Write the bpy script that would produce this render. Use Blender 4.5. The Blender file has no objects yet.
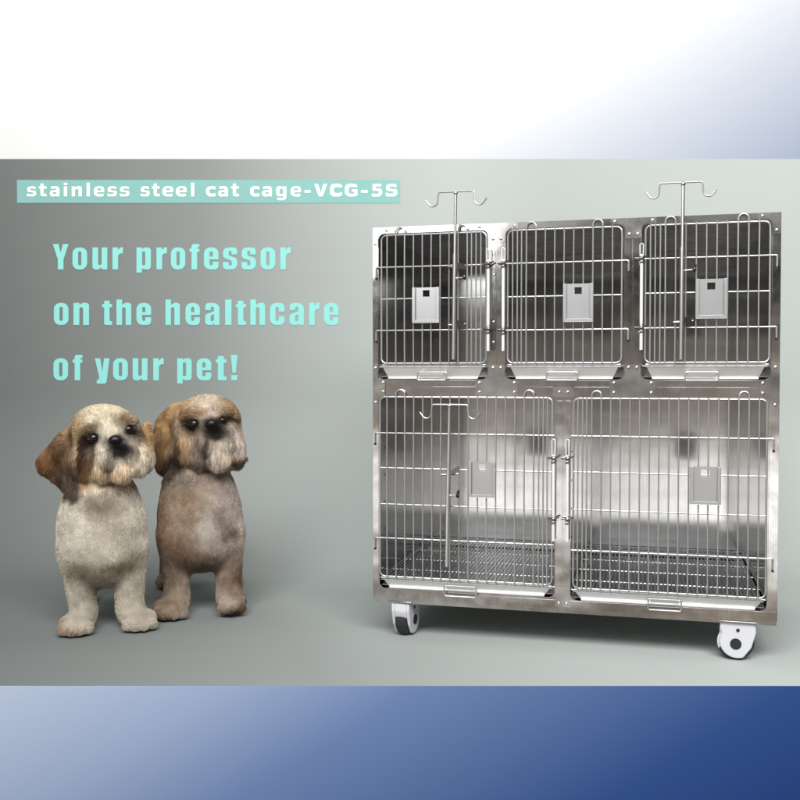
import bpy, math, random
import numpy as np
from mathutils import Vector, Matrix, Euler

SC = bpy.context.scene
R = math.radians
rng = np.random.default_rng(7)
random.seed(7)

# ------------------------------------------------------------------ camera, world, lamps, exposure
cam_d = bpy.data.cameras.new('camera')
cam = bpy.data.objects.new('camera', cam_d)
SC.collection.objects.link(cam)
cam.location = (0, 0, 0.867)
cam.rotation_euler = (R(88.5), 0, 0)
cam_d.sensor_width = 36
cam_d.lens = 36 * 971 / 800
cam_d.clip_end = 100
cam_d.clip_start = 0.05
SC.camera = cam
SC.view_settings.view_transform = 'Standard'
SC.view_settings.look = 'None'
SC.view_settings.exposure = 0
SC.view_settings.gamma = 1

world = bpy.data.worlds.new('World')
SC.world = world
world.use_nodes = True
nt = world.node_tree
bg = nt.nodes['Background']
tc = nt.nodes.new('ShaderNodeTexCoord')
sep = nt.nodes.new('ShaderNodeSeparateXYZ')
nt.links.new(tc.outputs['Generated'], sep.inputs[0])
ns = nt.nodes.new('ShaderNodeTexNoise')
ns.inputs['Scale'].default_value = 3.2
ns.inputs['Detail'].default_value = 3
nt.links.new(tc.outputs['Generated'], ns.inputs['Vector'])
ad = nt.nodes.new('ShaderNodeMath'); ad.operation = 'MULTIPLY_ADD'
ad.inputs[1].default_value = 0.02; ad.inputs[2].default_value = -0.01
nt.links.new(ns.outputs['Fac'], ad.inputs[0])
ad2 = nt.nodes.new('ShaderNodeMath'); ad2.operation = 'ADD'
nt.links.new(sep.outputs['Z'], ad2.inputs[0]); nt.links.new(ad.outputs[0], ad2.inputs[1])
mp = nt.nodes.new('ShaderNodeMapRange')
mp.inputs['From Min'].default_value = -1; mp.inputs['From Max'].default_value = 1
nt.links.new(ad2.outputs[0], mp.inputs['Value'])
wr = nt.nodes.new('ShaderNodeValToRGB')
cr = wr.color_ramp
cr.elements[0].position = 0.28; cr.elements[0].color = (0.16, 0.13, 0.10, 1)
cr.elements[1].position = 0.95; cr.elements[1].color = (0.40, 0.42, 0.42, 1)
for p, c in ((0.402, (0.34, 0.28, 0.22)), (0.424, (2.5, 2.47, 2.44)), (0.456, (2.1, 2.06, 2.0)), (0.468, (0.34, 0.28, 0.22)), (0.505, (0.42, 0.38, 0.33)), (0.522, (0.18, 0.16, 0.14)), (0.536, (0.02, 0.018, 0.016)), (0.568, (0.02, 0.02, 0.02)), (0.573, (0.70, 0.69, 0.67)), (0.62, (0.55, 0.55, 0.54)), (0.68, (0.28, 0.28, 0.28)), (0.8, (0.55, 0.56, 0.57))):
    e = cr.elements.new(p); e.color = (*c, 1)
nt.links.new(mp.outputs[0], wr.inputs[0])
mpw = nt.nodes.new('ShaderNodeMapping'); mpw.inputs['Scale'].default_value = (9, 9, 1.5)
nt.links.new(tc.outputs['Generated'], mpw.inputs['Vector'])
nw2 = nt.nodes.new('ShaderNodeTexNoise'); nw2.inputs['Scale'].default_value = 1.0; nw2.inputs['Detail'].default_value = 2
nt.links.new(mpw.outputs[0], nw2.inputs['Vector'])
mw = nt.nodes.new('ShaderNodeMapRange'); mw.inputs['From Min'].default_value = 0.35; mw.inputs['From Max'].default_value = 0.65
mw.inputs['To Min'].default_value = 0.6; mw.inputs['To Max'].default_value = 1.35
nt.links.new(nw2.outputs['Fac'], mw.inputs['Value'])
vm = nt.nodes.new('ShaderNodeVectorMath'); vm.operation = 'SCALE'
mx_ = nt.nodes.new('ShaderNodeMapRange'); mx_.inputs['From Min'].default_value = -0.02; mx_.inputs['From Max'].default_value = -0.14
mx_.inputs['To Min'].default_value = 0.42; mx_.inputs['To Max'].default_value = 1.25
nt.links.new(sep.outputs['X'], mx_.inputs['Value'])
mm = nt.nodes.new('ShaderNodeMath'); mm.operation = 'MULTIPLY'
nt.links.new(mx_.outputs[0], mm.inputs[0]); nt.links.new(mw.outputs[0], mm.inputs[1])
nt.links.new(wr.outputs[0], vm.inputs[0]); nt.links.new(mm.outputs[0], vm.inputs['Scale'])
nt.links.new(vm.outputs[0], bg.inputs[0])
bg.inputs[1].default_value = 0.75

def area(name, loc, target, sx, sy, power, col=(1, 1, 1), spread=180):
    l = bpy.data.lights.new(name, 'AREA')
    l.shape = 'RECTANGLE'; l.size = sx; l.size_y = sy; l.energy = power; l.color = col
    l.spread = R(spread)
    o = bpy.data.objects.new(name, l)
    SC.collection.objects.link(o)
    o.location = loc
    o.rotation_euler = (Vector(target) - Vector(loc)).to_track_quat('-Z', 'Y').to_euler()
    return o

area('key_softbox', (0.2, -0.7, 4.1), (0.2, 4.2, 0.7), 4.6, 2.2, 440)
area('side_softbox', (-1.6, 0.2, 2.1), (0.1, 3.3, 0.9), 1.2, 1.1, 19)
area('backdrop_fill_light', (0, 4.2, 4.9), (0, 7.0, 2.6), 9, 0.6, 105)  # unseen light added so the blue-white sheet reads white

# ------------------------------------------------------------------ materials
def newmat(name):
    m = bpy.data.materials.new(name); m.use_nodes = True
    n = m.node_tree.nodes; b = n['Principled BSDF']
    return m, m.node_tree, b

def plain(name, col, rough=0.5, metal=0.0, spec=0.5, var=0.06, scale=40, bump=0.0, coat=0):
    m, t, b = newmat(name)
    tcn = t.nodes.new('ShaderNodeTexCoord')
    no = t.nodes.new('ShaderNodeTexNoise'); no.inputs['Scale'].default_value = scale; no.inputs['Detail'].default_value = 4
    t.links.new(tcn.outputs['Object'], no.inputs['Vector'])
    mx = t.nodes.new('ShaderNodeMix'); mx.data_type = 'RGBA'
    mx.inputs[6].default_value = (*[max(0, c * (1 - var)) for c in col], 1)
    mx.inputs[7].default_value = (*[min(1, c * (1 + var)) for c in col], 1)
    t.links.new(no.outputs['Fac'], mx.inputs[0]); t.links.new(mx.outputs[2], b.inputs['Base Color'])
    b.inputs['Roughness'].default_value = rough; b.inputs['Metallic'].default_value = metal
    b.inputs['Specular IOR Level'].default_value = spec
    b.inputs['Coat Weight'].default_value = coat
    if bump:
        bp = t.nodes.new('ShaderNodeBump'); bp.inputs['Strength'].default_value = bump; bp.inputs['Distance'].default_value = 0.002
        t.links.new(no.outputs['Fac'], bp.inputs['Height']); t.links.new(bp.outputs[0], b.inputs['Normal'])
    return m

def steel(name, col=(0.52, 0.51, 0.50), rough=0.22, stretch=(1, 1, 60), bump=0.05, wave=0.25, smudge=0.12):
    m, t, b = newmat(name)
    tcn = t.nodes.new('ShaderNodeTexCoord')
    mpn = t.nodes.new('ShaderNodeMapping'); mpn.inputs['Scale'].default_value = stretch
    t.links.new(tcn.outputs['Object'], mpn.inputs['Vector'])
    n1 = t.nodes.new('ShaderNodeTexNoise'); n1.inputs['Scale'].default_value = 9; n1.inputs['Detail'].default_value = 5
    t.links.new(mpn.outputs[0], n1.inputs['Vector'])
    n2 = t.nodes.new('ShaderNodeTexNoise'); n2.inputs['Scale'].default_value = 5; n2.inputs['Detail'].default_value = 2
    t.links.new(tcn.outputs['Object'], n2.inputs['Vector'])
    n3 = t.nodes.new('ShaderNodeTexNoise'); n3.inputs['Scale'].default_value = 22; n3.inputs['Detail'].default_value = 6; n3.inputs['Roughness'].default_value = 0.7
    t.links.new(tcn.outputs['Object'], n3.inputs['Vector'])
    mr = t.nodes.new('ShaderNodeMapRange')
    mr.inputs['From Min'].default_value = 0.3; mr.inputs['From Max'].default_value = 0.7
    mr.inputs['To Min'].default_value = rough - smudge * 0.5; mr.inputs['To Max'].default_value = rough + smudge
    t.links.new(n3.outputs['Fac'], mr.inputs['Value']); t.links.new(mr.outputs[0], b.inputs['Roughness'])
    mx = t.nodes.new('ShaderNodeMix'); mx.data_type = 'RGBA'
    mx.inputs[6].default_value = (*[c * 0.86 for c in col], 1); mx.inputs[7].default_value = (*[min(1, c * 1.1) for c in col], 1)
    t.links.new(n1.outputs['Fac'], mx.inputs[0]); t.links.new(mx.outputs[2], b.inputs['Base Color'])
    b.inputs['Metallic'].default_value = 1.0
    b1 = t.nodes.new('ShaderNodeBump'); b1.inputs['Strength'].default_value = bump; b1.inputs['Distance'].default_value = 0.001
    t.links.new(n1.outputs['Fac'], b1.inputs['Height'])
    b2 = t.nodes.new('ShaderNodeBump'); b2.inputs['Strength'].default_value = wave; b2.inputs['Distance'].default_value = 0.02
    t.links.new(n2.outputs['Fac'], b2.inputs['Height']); t.links.new(b1.outputs[0], b2.inputs['Normal'])
    t.links.new(b2.outputs[0], b.inputs['Normal'])
    return m

M_frame = steel('brushed_steel', rough=0.13, stretch=(1, 1, 1), wave=0.13, smudge=0.04)
M_strip = steel('stile_steel', col=(0.52, 0.51, 0.50), rough=0.12, stretch=(40, 1, 1), wave=0.16, smudge=0.05)
M_gusset = steel('gusset_steel', col=(0.43, 0.42, 0.405), rough=0.2, stretch=(1, 1, 1), wave=0.3, smudge=0.06)
M_panel = steel('panel_steel', col=(0.585, 0.58, 0.575), rough=0.115, stretch=(14, 14, 1), wave=0.04, bump=0.02, smudge=0.02)
M_wire = plain('wire_chrome', (0.46, 0.46, 0.45), 0.32, 0.7, var=0.04, scale=60)
M_grate = plain('grate_wire', (0.50, 0.50, 0.50), 0.34, 0.8, var=0.1, scale=60)
M_tray = plain('tray_steel', (0.78, 0.77, 0.76), 0.46, 0.9, var=0.10, scale=14)
M_pan = steel('pan_steel', col=(0.50, 0.50, 0.505), rough=0.30, stretch=(14, 1, 14), wave=0.2)
M_roof = steel('shaded_roof_steel', col=(0.10, 0.095, 0.09), rough=0.42, stretch=(14, 14, 1), wave=0.1)  # roof steel coloured dark to mute its reflections and stand in for shade
M_rivet = plain('rivet_steel', (0.86, 0.85, 0.82), 0.18, 1.0, var=0.03)
M_pole = plain('pole_steel', (0.70, 0.69, 0.67), 0.28, 1.0, var=0.05)
M_card = plain('card_holder_steel', (0.44, 0.44, 0.445), 0.30, 0.62, var=0.08, scale=25)
M_latch = plain('latch_chrome', (0.88, 0.88, 0.88), 0.3, 0.35, var=0.02)
M_clamp = plain('clamp_steel', (0.34, 0.33, 0.32), 0.2, 1.0)
M_dark = plain('black_rubber', (0.012, 0.012, 0.013), 0.5, var=0.2)
M_darkmetal = plain('dark_metal', (0.10, 0.10, 0.10), 0.3, 1.0)
M_white = plain('white_plastic', (0.60, 0.60, 0.63), 0.2, var=0.03, scale=8, bump=0.05)
M_tyre = plain('tyre_rubber', (0.022, 0.021, 0.02), 0.6, var=0.2)

# ------------------------------------------------------------------ mesh helpers
def link(o, parent=None):
    SC.collection.objects.link(o)
    if parent is not None: o.parent = parent
    return o

def empty(name, loc=(0, 0, 0), rz=0.0, parent=None):
    o = bpy.data.objects.new(name, None); o.location = loc; o.rotation_euler = (0, 0, rz)
    o.empty_display_size = 0.1
    return link(o, parent)

def tag(o, label=None, cat=None, group=None, kind=None):
    for k, v in (('label', label), ('category', cat), ('group', group), ('kind', kind)):
        if v: o[k] = v
    return o

class MB:
    """collects shapes into one mesh"""
    def __init__(self): self.v = []; self.f = []
    def add(self, vs, fs):
        n = len(self.v); self.v += [tuple(p) for p in vs]; self.f += [tuple(i + n for i in f) for f in fs]
        return self
    def box(self, x0, x1, y0, y1, z0, z1):
        return self.add([(x0, y0, z0), (x1, y0, z0), (x1, y1, z0), (x0, y1, z0), (x0, y0, z1), (x1, y0, z1), (x1, y1, z1), (x0, y1, z1)],
                        [(0, 3, 2, 1), (4, 5, 6, 7), (0, 1, 5, 4), (1, 2, 6, 5), (2, 3, 7, 6), (3, 0, 4, 7)])
    def prism(self, poly, y0, y1):
        """poly in (x, z), counter-clockwise seen from -y"""
        n = len(poly)
        vs = [(x, y0, z) for x, z in poly] + [(x, y1, z) for x, z in poly]
        fs = [tuple(range(n)), tuple(range(2 * n - 1, n - 1, -1))] + [(i, i + n, (i + 1) % n + n, (i + 1) % n) for i in range(n)]
        return self.add(vs, fs)
    def tube(self, path, r, seg=8, closed=False, r2=None):
        P = [Vector(p) for p in path]; n = len(P)
        T = []
        for i in range(n):
            a = P[i - 1] if (i > 0 or closed) else P[i]
            b = P[(i + 1) % n] if (i < n - 1 or closed) else P[i]
            T.append((b - a).normalized())
        ref = Vector((0, 1, 0)) if abs(T[0].y) < 0.9 else Vector((1, 0, 0))
        N = (ref - ref.dot(T[0]) * T[0]).normalized()
        vs = []; fs = []
        for i in range(n):
            N = (N - N.dot(T[i]) * T[i]).normalized(); B = T[i].cross(N)
            rr = r if r2 is None else r + (r2 - r) * i / (n - 1)
            for k in range(seg):
                a = 2 * math.pi * k / seg
                vs.append(P[i] + rr * (math.cos(a) * N + math.sin(a) * B))
        for i in range(n if closed else n - 1):
            j = (i + 1) % n
            for k in range(seg):
                l = (k + 1) % seg
                fs.append((i * seg + k, i * seg + l, j * seg + l, j * seg + k))
        if not closed:
            fs.append(tuple(reversed(range(seg)))); fs.append(tuple((n - 1) * seg + k for k in range(seg)))
        return self.add(vs, fs)
    def dome(self, c, r, h, seg=14):
        cx, cy, cz = c; vs = []; fs = []
        rings = [(1.0, 0.0), (0.92, 0.45), (0.7, 0.78), (0.36, 0.95)]
        for q, hh in rings:
            for k in range(seg):
                a = 2 * math.pi * k / seg
                vs.append((cx + r * q * math.cos(a), cy - h * hh, cz + r * q * math.sin(a)))
        vs.append((cx, cy - h, cz))
        for i in range(3):
            for k in range(seg):
                l = (k + 1) % seg
                fs.append((i * seg + k, i * seg + l, (i + 1) * seg + l, (i + 1) * seg + k))
        for k in range(seg): fs.append((3 * seg + k, 3 * seg + (k + 1) % seg, 4 * seg))
        return self.add(vs, fs)
    def ball(self, c, r, seg=16, rings=10, s=(1, 1, 1)):
        vs = []; fs = []
        for i in range(rings + 1):
            p = math.pi * i / rings
            for k in range(seg):
                a = 2 * math.pi * k / seg
                vs.append((c[0] + r * s[0] * math.sin(p) * math.cos(a), c[1] + r * s[1] * math.sin(p) * math.sin(a), c[2] + r * s[2] * math.cos(p)))
        for i in range(rings):
            for k in range(seg):
                l = (k + 1) % seg
                fs.append((i * seg + k, (i + 1) * seg + k, (i + 1) * seg + l, i * seg + l))
        return self.add(vs, fs)
    def build(self, name, mat, parent=None, smooth=True, bevel=0.0):
        me = bpy.data.meshes.new(name); me.from_pydata(self.v, [], self.f); me.validate()
        me.materials.append(mat)
        o = bpy.data.objects.new(name, me)
        if smooth:
            me.polygons.foreach_set('use_smooth', [True] * len(me.polygons))
            try: me.set_sharp_from_angle(angle=R(35))
            except Exception: pass
        if bevel:
            b = o.modifiers.new('bevel', 'BEVEL'); b.width = bevel; b.segments = 2; b.limit_method = 'ANGLE'
        return link(o, parent)

def rounded(pts, closed=True, seg=6):
    """pts: (a, b[, r]) in a plane -> list of 2-D points with filleted corners"""
    out = []; n = len(pts)
    for i in range(n):
        p = Vector(pts[i][:2]); r = pts[i][2] if len(pts[i]) > 2 else 0
        if r <= 0 or (not closed and i in (0, n - 1)):
            out.append(tuple(p)); continue
        a = Vector(pts[i - 1][:2]) - p; b = Vector(pts[(i + 1) % n][:2]) - p
        la, lb = a.length, b.length; a.normalize(); b.normalize()
        ang = a.angle(b)
        d = min(r / math.tan(ang / 2), la * 0.499, lb * 0.499); rr = d * math.tan(ang / 2)
        c = p + (a + b).normalized() * (rr / math.sin(ang / 2))
        s = p + a * d - c; e = p + b * d - c
        a0 = math.atan2(s.y, s.x); a1 = math.atan2(e.y, e.x); da = (a1 - a0 + math.pi) % (2 * math.pi) - math.pi
        for k in range(seg + 1):
            t = a0 + da * k / seg
            out.append((c.x + rr * math.cos(t), c.y + rr * math.sin(t)))
    return out

def rrect(x0, x1, z0, z1, r): return rounded([(x0, z0, r), (x1, z0, r), (x1, z1, r), (x0, z1, r)])

def fill_mesh(name, splines, thick, mat, parent=None, y=0.0, bevel=0.0):
    """flat shape with holes, standing in the x-z plane, its back at y, its front at y - thick"""
    cu = bpy.data.curves.new(name, 'CURVE'); cu.dimensions = '2D'; cu.fill_mode = 'BOTH'
    cu.extrude = thick / 2 - bevel; cu.bevel_depth = bevel; cu.bevel_resolution = 1
    if bevel: cu.offset = -bevel
    for pts in splines:
        s = cu.splines.new('POLY'); s.points.add(len(pts) - 1)
        for p, q in zip(s.points, pts): p.co = (q[0], q[1], 0, 1)
        s.use_cyclic_u = True
    tmp = bpy.data.objects.new(name, cu)
    me = bpy.data.meshes.new_from_object(tmp)
    bpy.data.objects.remove(tmp); bpy.data.curves.remove(cu)
    me.transform(Matrix.Translation((0, y - thick / 2, 0)) @ Matrix.Rotation(R(90), 4, 'X'))
    me.materials.clear(); me.materials.append(mat); me.name = name
    o = bpy.data.objects.new(name, me)
    return link(o, parent)

# ------------------------------------------------------------------ the backdrops (all printed graphics)
def gradient_mat(name, stops, rough=0.6, axis=(1, 0, 0), off=0.0, length=1.0, noise=0.0):
    """printed linear colour gradient: t = (dot(object position, axis) + off) / length"""
    m, t, b = newmat(name)
    tcn = t.nodes.new('ShaderNodeTexCoord')
    dt = t.nodes.new('ShaderNodeVectorMath'); dt.operation = 'DOT_PRODUCT'; dt.inputs[1].default_value = axis
    t.links.new(tcn.outputs['Object'], dt.inputs[0])
    ma = t.nodes.new('ShaderNodeMath'); ma.operation = 'MULTIPLY_ADD'; ma.inputs[1].default_value = 1 / length; ma.inputs[2].default_value = off / length
    t.links.new(dt.outputs['Value'], ma.inputs[0])
    rp = t.nodes.new('ShaderNodeValToRGB'); c = rp.color_ramp
    c.elements[0].position = stops[0][0]; c.elements[0].color = (*stops[0][1], 1)
    c.elements[1].position = stops[-1][0]; c.elements[1].color = (*stops[-1][1], 1)
    for p, col in stops[1:-1]:
        e = c.elements.new(p); e.color = (*col, 1)
    t.links.new(ma.outputs[0], rp.inputs[0])
    t.links.new(rp.outputs[0], b.inputs['Base Color'])
    b.inputs['Roughness'].default_value = rough; b.inputs['Specular IOR Level'].default_value = 0.1
    return m

def wall_xz(px, py, Y):
    """where a picture-plane measure falls on an upright sheet at depth Y (used for laying out the print)"""
    cp, sp = math.cos(R(1.5)), math.sin(R(1.5)); a = (px - 400) / 971; b = (400 - py) / 971
    s = Y / (cp + b * sp); return a * s, 0.867 + (-sp + b * cp) * s

def lin(*c): return tuple((x / 255 / 12.92) if x <= 10 else ((x / 255 + 0.055) / 1.055) ** 2.4 for x in c)

YB, YW, YF = 6.4, 4.8, 2.685
# blue-white printed sheet far behind: t runs along the diagonal
def diag(Y):
    k = Y / 971                       # metres per unit of the layout
    x0, z0 = wall_xz(0, 0, Y)
    ax = (0.53 / k, 0, -0.847 / k); off = -(x0 * ax[0] + z0 * ax[2])
    return ax, off
KB = 0.77; KF = 0.80
ax, off = diag(YB)
w = (0.86, 0.86, 0.86)
st = [(0.0, w), (300 / 1200, w), (345 / 1200, (0.80, 0.80, 0.80)), (450 / 1200, tuple(KB * c for c in lin(226, 232, 243))), (560 / 1200, tuple(KB * c for c in lin(190, 202, 224))), (800 / 1200, tuple(KB * c for c in lin(120, 143, 186))), (1.0, tuple(KB * c for c in lin(25, 60, 128)))]
M_blue = gradient_mat('printed_blue_sheet', st, axis=ax, off=off, length=1200)
b = MB(); b.box(-6.5, 6.5, YB, YB + 0.03, -1.5, 5.2)
bo = b.build('background', M_blue, smooth=False); tag(bo, kind='structure')
ax, off = diag(YF)
st = [(0.0, w), (560 / 1200, tuple(KF * c for c in lin(192, 204, 226))), (690 / 1200, tuple(KF * c for c in lin(160, 177, 208))), (800 / 1200, tuple(KF * c for c in lin(112, 136, 182))), (1000 / 1200, tuple(KF * c for c in lin(52, 84, 145))), (1.0, tuple(KF * c for c in lin(22, 54, 120)))]
M_blue2 = gradient_mat('printed_blue_front', st, axis=ax, off=off, length=1200)
b = MB(); b.box(-3.2, 3.2, YF - 0.004, YF - 0.0005, -1.4, -0.0005)
bo = b.build('stage_front_wall', M_blue2, smooth=False); tag(bo, kind='structure')

# grey sweep: floor, curve, upright
prof = [(YF, 0.0)]
r = 0.78; yc = YW - r
prof += [(yc - 0.5, 0.0)]
for k in range(0, 33):
    a = math.pi / 2 * k / 32
    prof.append((yc + r * math.sin(a), r - r * math.cos(a)))
ztop = wall_xz(400, 159, YW)[1]
prof.append((YW, ztop))
vs = []; fs = []; n = len(prof); t_ = 0.012
nor = []
for i in range(n):
    a = Vector(prof[max(0, i - 1)]); b_ = Vector(prof[min(n - 1, i + 1)]); d = (b_ - a).normalized(); nor.append((d.y, -d.x))
for X in (-3.2, 3.2):
    for (y, z) in prof: vs.append((X, y, z))
    for (y, z), q in zip(prof, nor): vs.append((X, y + q[0] * t_, z + q[1] * t_ - (0.0)))
N2 = 2 * n
for i in range(n - 1):
    fs.append((i, N2 + i, N2 + i + 1, i + 1))
    fs.append((n + i, n + i + 1, N2 + n + i + 1, N2 + n + i))
    fs.append((i, i + 1, n + i + 1, n + i)); fs.append((N2 + i, N2 + n + i, N2 + n + i + 1, N2 + i + 1))
fs.append((0, n, N2 + n, N2)); fs.append((n - 1, N2 + n - 1, N2 + 2 * n - 1, 2 * n - 1))
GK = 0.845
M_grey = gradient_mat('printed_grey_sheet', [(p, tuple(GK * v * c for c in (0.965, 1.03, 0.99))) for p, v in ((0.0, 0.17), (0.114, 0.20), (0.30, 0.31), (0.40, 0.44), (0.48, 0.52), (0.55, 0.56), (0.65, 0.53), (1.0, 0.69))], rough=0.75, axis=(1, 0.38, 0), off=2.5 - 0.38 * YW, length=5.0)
mb = MB(); mb.add(vs, fs)
so = mb.build('backdrop', M_grey); tag(so, kind='structure')

# ------------------------------------------------------------------ lettering
M_cyan = plain('cyan_letter', (0.28, 0.70, 0.65), 0.6, spec=0.1, var=0.01)
M_teal = plain('teal_strip', (0.24, 0.48, 0.44), 0.6, spec=0.1, var=0.02)
M_letterwhite = plain('white_letter', (0.92, 0.93, 0.93), 0.6, spec=0.1, var=0.01)

G = {}
def g(ch, w, *sp): G[ch] = (w, sp)
H1 = [(5.7, 4, 1.5), (5.7, 18, 1.5), (8.9, 18, 1.5), (8.9, 4, 1.5)]
g('o', 14.6, [(0, 0, 6.2), (14.6, 0, 6.2), (14.6, 22, 6.2), (0, 22, 6.2)], H1)
nn = [(0, 0), (5.6, 0), (5.6, 16.5, .8), (7.3, 18, 1), (9.2, 16.8, 1), (9.2, 0), (14.8, 0), (14.8, 22, 4.5), (9, 22.2, 3), (5.6, 20), (5.6, 22), (0, 22)]
g('n', 14.8, nn)
g('u', 14.8, [(14.8 - p[0], 22 - p[1], *p[2:]) for p in nn])
g('h', 14.8, nn[:-2] + [(5.6, 25.4), (0, 25.4)])
g('r', 10.3, [(0, 0), (5.6, 0), (5.6, 14, 1.5), (7.5, 16, 1.5), (10.3, 16), (10.3, 22.2), (8, 22.2, 2), (5.3, 19.2), (5.3, 22), (0, 22)])
g('p', 14.6, [(0, -3.2), (5.6, -3.2), (5.6, 1.2), (8, 0, 2), (14.6, 0, 5), (14.6, 22, 5), (8, 22, 2), (5.4, 20.3), (5.4, 22), (0, 22)], H1)
g('e', 14.6, [(14.6, 10), (14.6, 22, 6.2), (0, 22, 6.2), (0, 0, 6.2), (14.6, 0, 6.2), (14.6, 7.8), (8.9, 7.8), (8.9, 4, 1.5), (5.7, 4, 1.5), (5.7, 10)], [(5.7, 12.8, .1), (8.9, 12.8, .1), (8.9, 18, 1.5), (5.7, 18, 1.5)])
g('c', 14.6, [(14.6, 13.2), (14.6, 22, 6.2), (0, 22, 6.2), (0, 0, 6.2), (14.6, 0, 6.2), (14.6, 8.8), (8.9, 8.8), (8.9, 4, 1.5), (5.7, 4, 1.5), (5.7, 18, 1.5), (8.9, 18, 1.5), (8.9, 13.2)])
g('s', 14.4, [(14.2, 15), (14.2, 22, 6), (0.1, 22, 6), (0.1, 11.6, 4), (8.8, 8.6, 1), (8.8, 3.8, 1.4), (5.7, 3.8, 1.4), (5.7, 7.4), (0, 7.4), (0, 0, 6), (14.4, 0, 6), (14.4, 11, 4), (5.7, 14, 1), (5.7, 18.4, 1.4), (8.7, 18.4, 1.4), (8.7, 15)])
g('a', 14.6, [(14.6, 0), (14.6, 22, 6), (0.2, 22, 6), (0.2, 14.8), (5.7, 14.8), (5.7, 18.2, 1.5), (9, 18.2, 1.5), (9, 13.6, 1), (0, 10.5, 3.5), (0, 0, 4.5), (7.4, 0, 2), (9.1, 1.9), (9.1, 0)], [(5.6, 3.6, 1.4), (5.6, 9.2, 1.2), (9, 10.8, .5), (9, 3.6, 1.4)])
g('t', 10.2, [(2, 24.2), (7.6, 24.2), (7.6, 21), (10.2, 21), (10.2, 17.5), (7.6, 17.5), (7.6, 3.9, 1), (10.2, 3.6), (10.2, 0), (5.4, 0, 2), (2, 0, 3.5), (2, 17.5), (0, 17.5), (0, 21), (2, 21)])
g('l', 6, [(0, 0), (6, 0), (6, 25.4), (0, 25.4)])
g('f', 9.8, [(2, 0), (7.6, 0), (7.6, 17.5), (9.8, 17.5), (9.8, 20.8), (7.6, 20.8), (7.6, 22.2), (9.8, 22.2), (9.8, 25.4), (2, 25.4, 4), (2, 20.8), (0, 20.8), (0, 17.5), (2, 17.5)])
g('y', 14.6, [(0, 22), (5.3, 22), (7.5, 8.5), (9.2, 22), (14.6, 22), (11.6, -3.4, 3), (1.9, -3.4), (1.9, 0.4), (4.2, 0.6, 1), (4.2, 4)])
g('Y', 15.6, [(0, 25.4), (5.6, 25.4), (7.8, 16.5), (10, 25.4), (15.6, 25.4), (10.6, 10), (10.6, 0), (5, 0), (5, 10)])
g('!', 8, [(0.6, 25.4), (7.4, 25.4), (5.7, 7.6), (2.3, 7.6)], [(1, 0), (7, 0), (7, 5.2), (1, 5.2)])

lines = [
    (269.5, [('Y', 53, 68.6), ('o', 72.6, 87.2), ('u', 92.6, 107.4), ('r', 112.6, 123), ('p', 136.6, 151), ('r', 156.6, 167), ('o', 171, 185.4), ('f', 189.6, 199.4), ('e', 204, 218.6), ('s', 223, 237.4), ('s', 241.6, 256), ('o', 260.6, 275.4), ('r', 280.4, 290.6)]),
    (325, [('o', 54, 68.6), ('n', 73.6, 89.2), ('t', 102.4, 112.2), ('h', 116.6, 131.4), ('e', 136.6, 151.2), ('h', 165.6, 180), ('e', 185.6, 200), ('a', 205.2, 219.6), ('l', 225.2, 231.6), ('t', 236, 246), ('h', 250.4, 265.2), ('c', 270, 284.6), ('a', 289.6, 304), ('r', 309.2, 319.6), ('e', 324, 338.6)]),
    (380.3, [('o', 53.6, 68.2), ('f', 72.8, 82.5), ('y', 95, 109.5), ('o', 113.2, 128), ('u', 132.8, 147.6), ('r', 153.4, 163.8), ('p', 177.3, 191.8), ('e', 196.7, 211.4), ('t', 215.8, 226.6), ('!', 230.3, 238.2)])]
kw = YW / 971
slog = empty('slogan', (wall_xz(53, 269, YW)[0], YW - 0.0006, wall_xz(53, 269, YW)[1]))
tag(slog, 'large cyan three line slogan lettering on the grey backdrop above the two dogs', 'lettering')
def words(row, gap):
    out = [[row[0]]]
    for a_, b_ in zip(row, row[1:]):
        if b_[1] - a_[2] > gap: out.append([])
        out[-1].append(b_)
    return out
def set_words(row, base, gap, ox, oz, parent, mat, y, thick, table):
    for wd_ in words(row, gap):
        sps = []
        for ch, x0, x1 in wd_:
            wd, sp = table[ch]; k = (x1 - x0) / wd
            for poly in sp:
                q = []
                for (px, pz) in rounded(poly, True, 5):
                    X, Z = wall_xz(x0 + px * k, base - pz, YW); q.append((X - ox, Z - oz))
                sps.append(q)
        fill_mesh('word', sps, thick, mat, parent, y=y)
for base, row in lines: set_words(row, base, 8.5, slog.location.x, slog.location.z, slog, M_cyan, 0.0, 0.0015, G)

x0, z1 = wall_xz(17, 180, YW); x1, z0 = wall_xz(400, 203, YW)
hs = fill_mesh('heading_strip', [[(0, 0), (x1 - x0, 0), (x1 - x0, z1 - z0), (0, z1 - z0)]], 0.0012, M_teal)
hs.location = (x0, YW - 0.0006, z0)
tag(hs, 'pale teal heading strip with small white lettering along the top left of the backdrop', 'heading strip')
H = {}
def h(ch, w, *sp): H[ch] = (w, sp)
ss = [(8.6, 7.2), (8.6, 10, 2), (.2, 10, 3), (.2, 4.3, 2), (6, 4.1, .6), (6, 2.2, .7), (2.8, 2.2, .5), (0, 3), (0, 0, 1), (9.2, 0, 3), (9.2, 5.8, 2), (3.3, 6, .6), (3.3, 7.8, .7), (6, 7.8, .5)]
h('s', 9.2, ss)
h('S', 9.2, [(p[0], p[1] * 1.25, *p[2:]) for p in ss])
h('t', 7.6, [(1.6, 12.8), (4.8, 12.8), (4.8, 10), (7.6, 10), (7.6, 7.7), (4.8, 7.7), (4.8, 2.3, .8), (7.6, 2.5), (7.6, 0), (1.6, 0, 2.6), (1.6, 7.7), (0, 7.7), (0, 10), (1.6, 10)])
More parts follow.
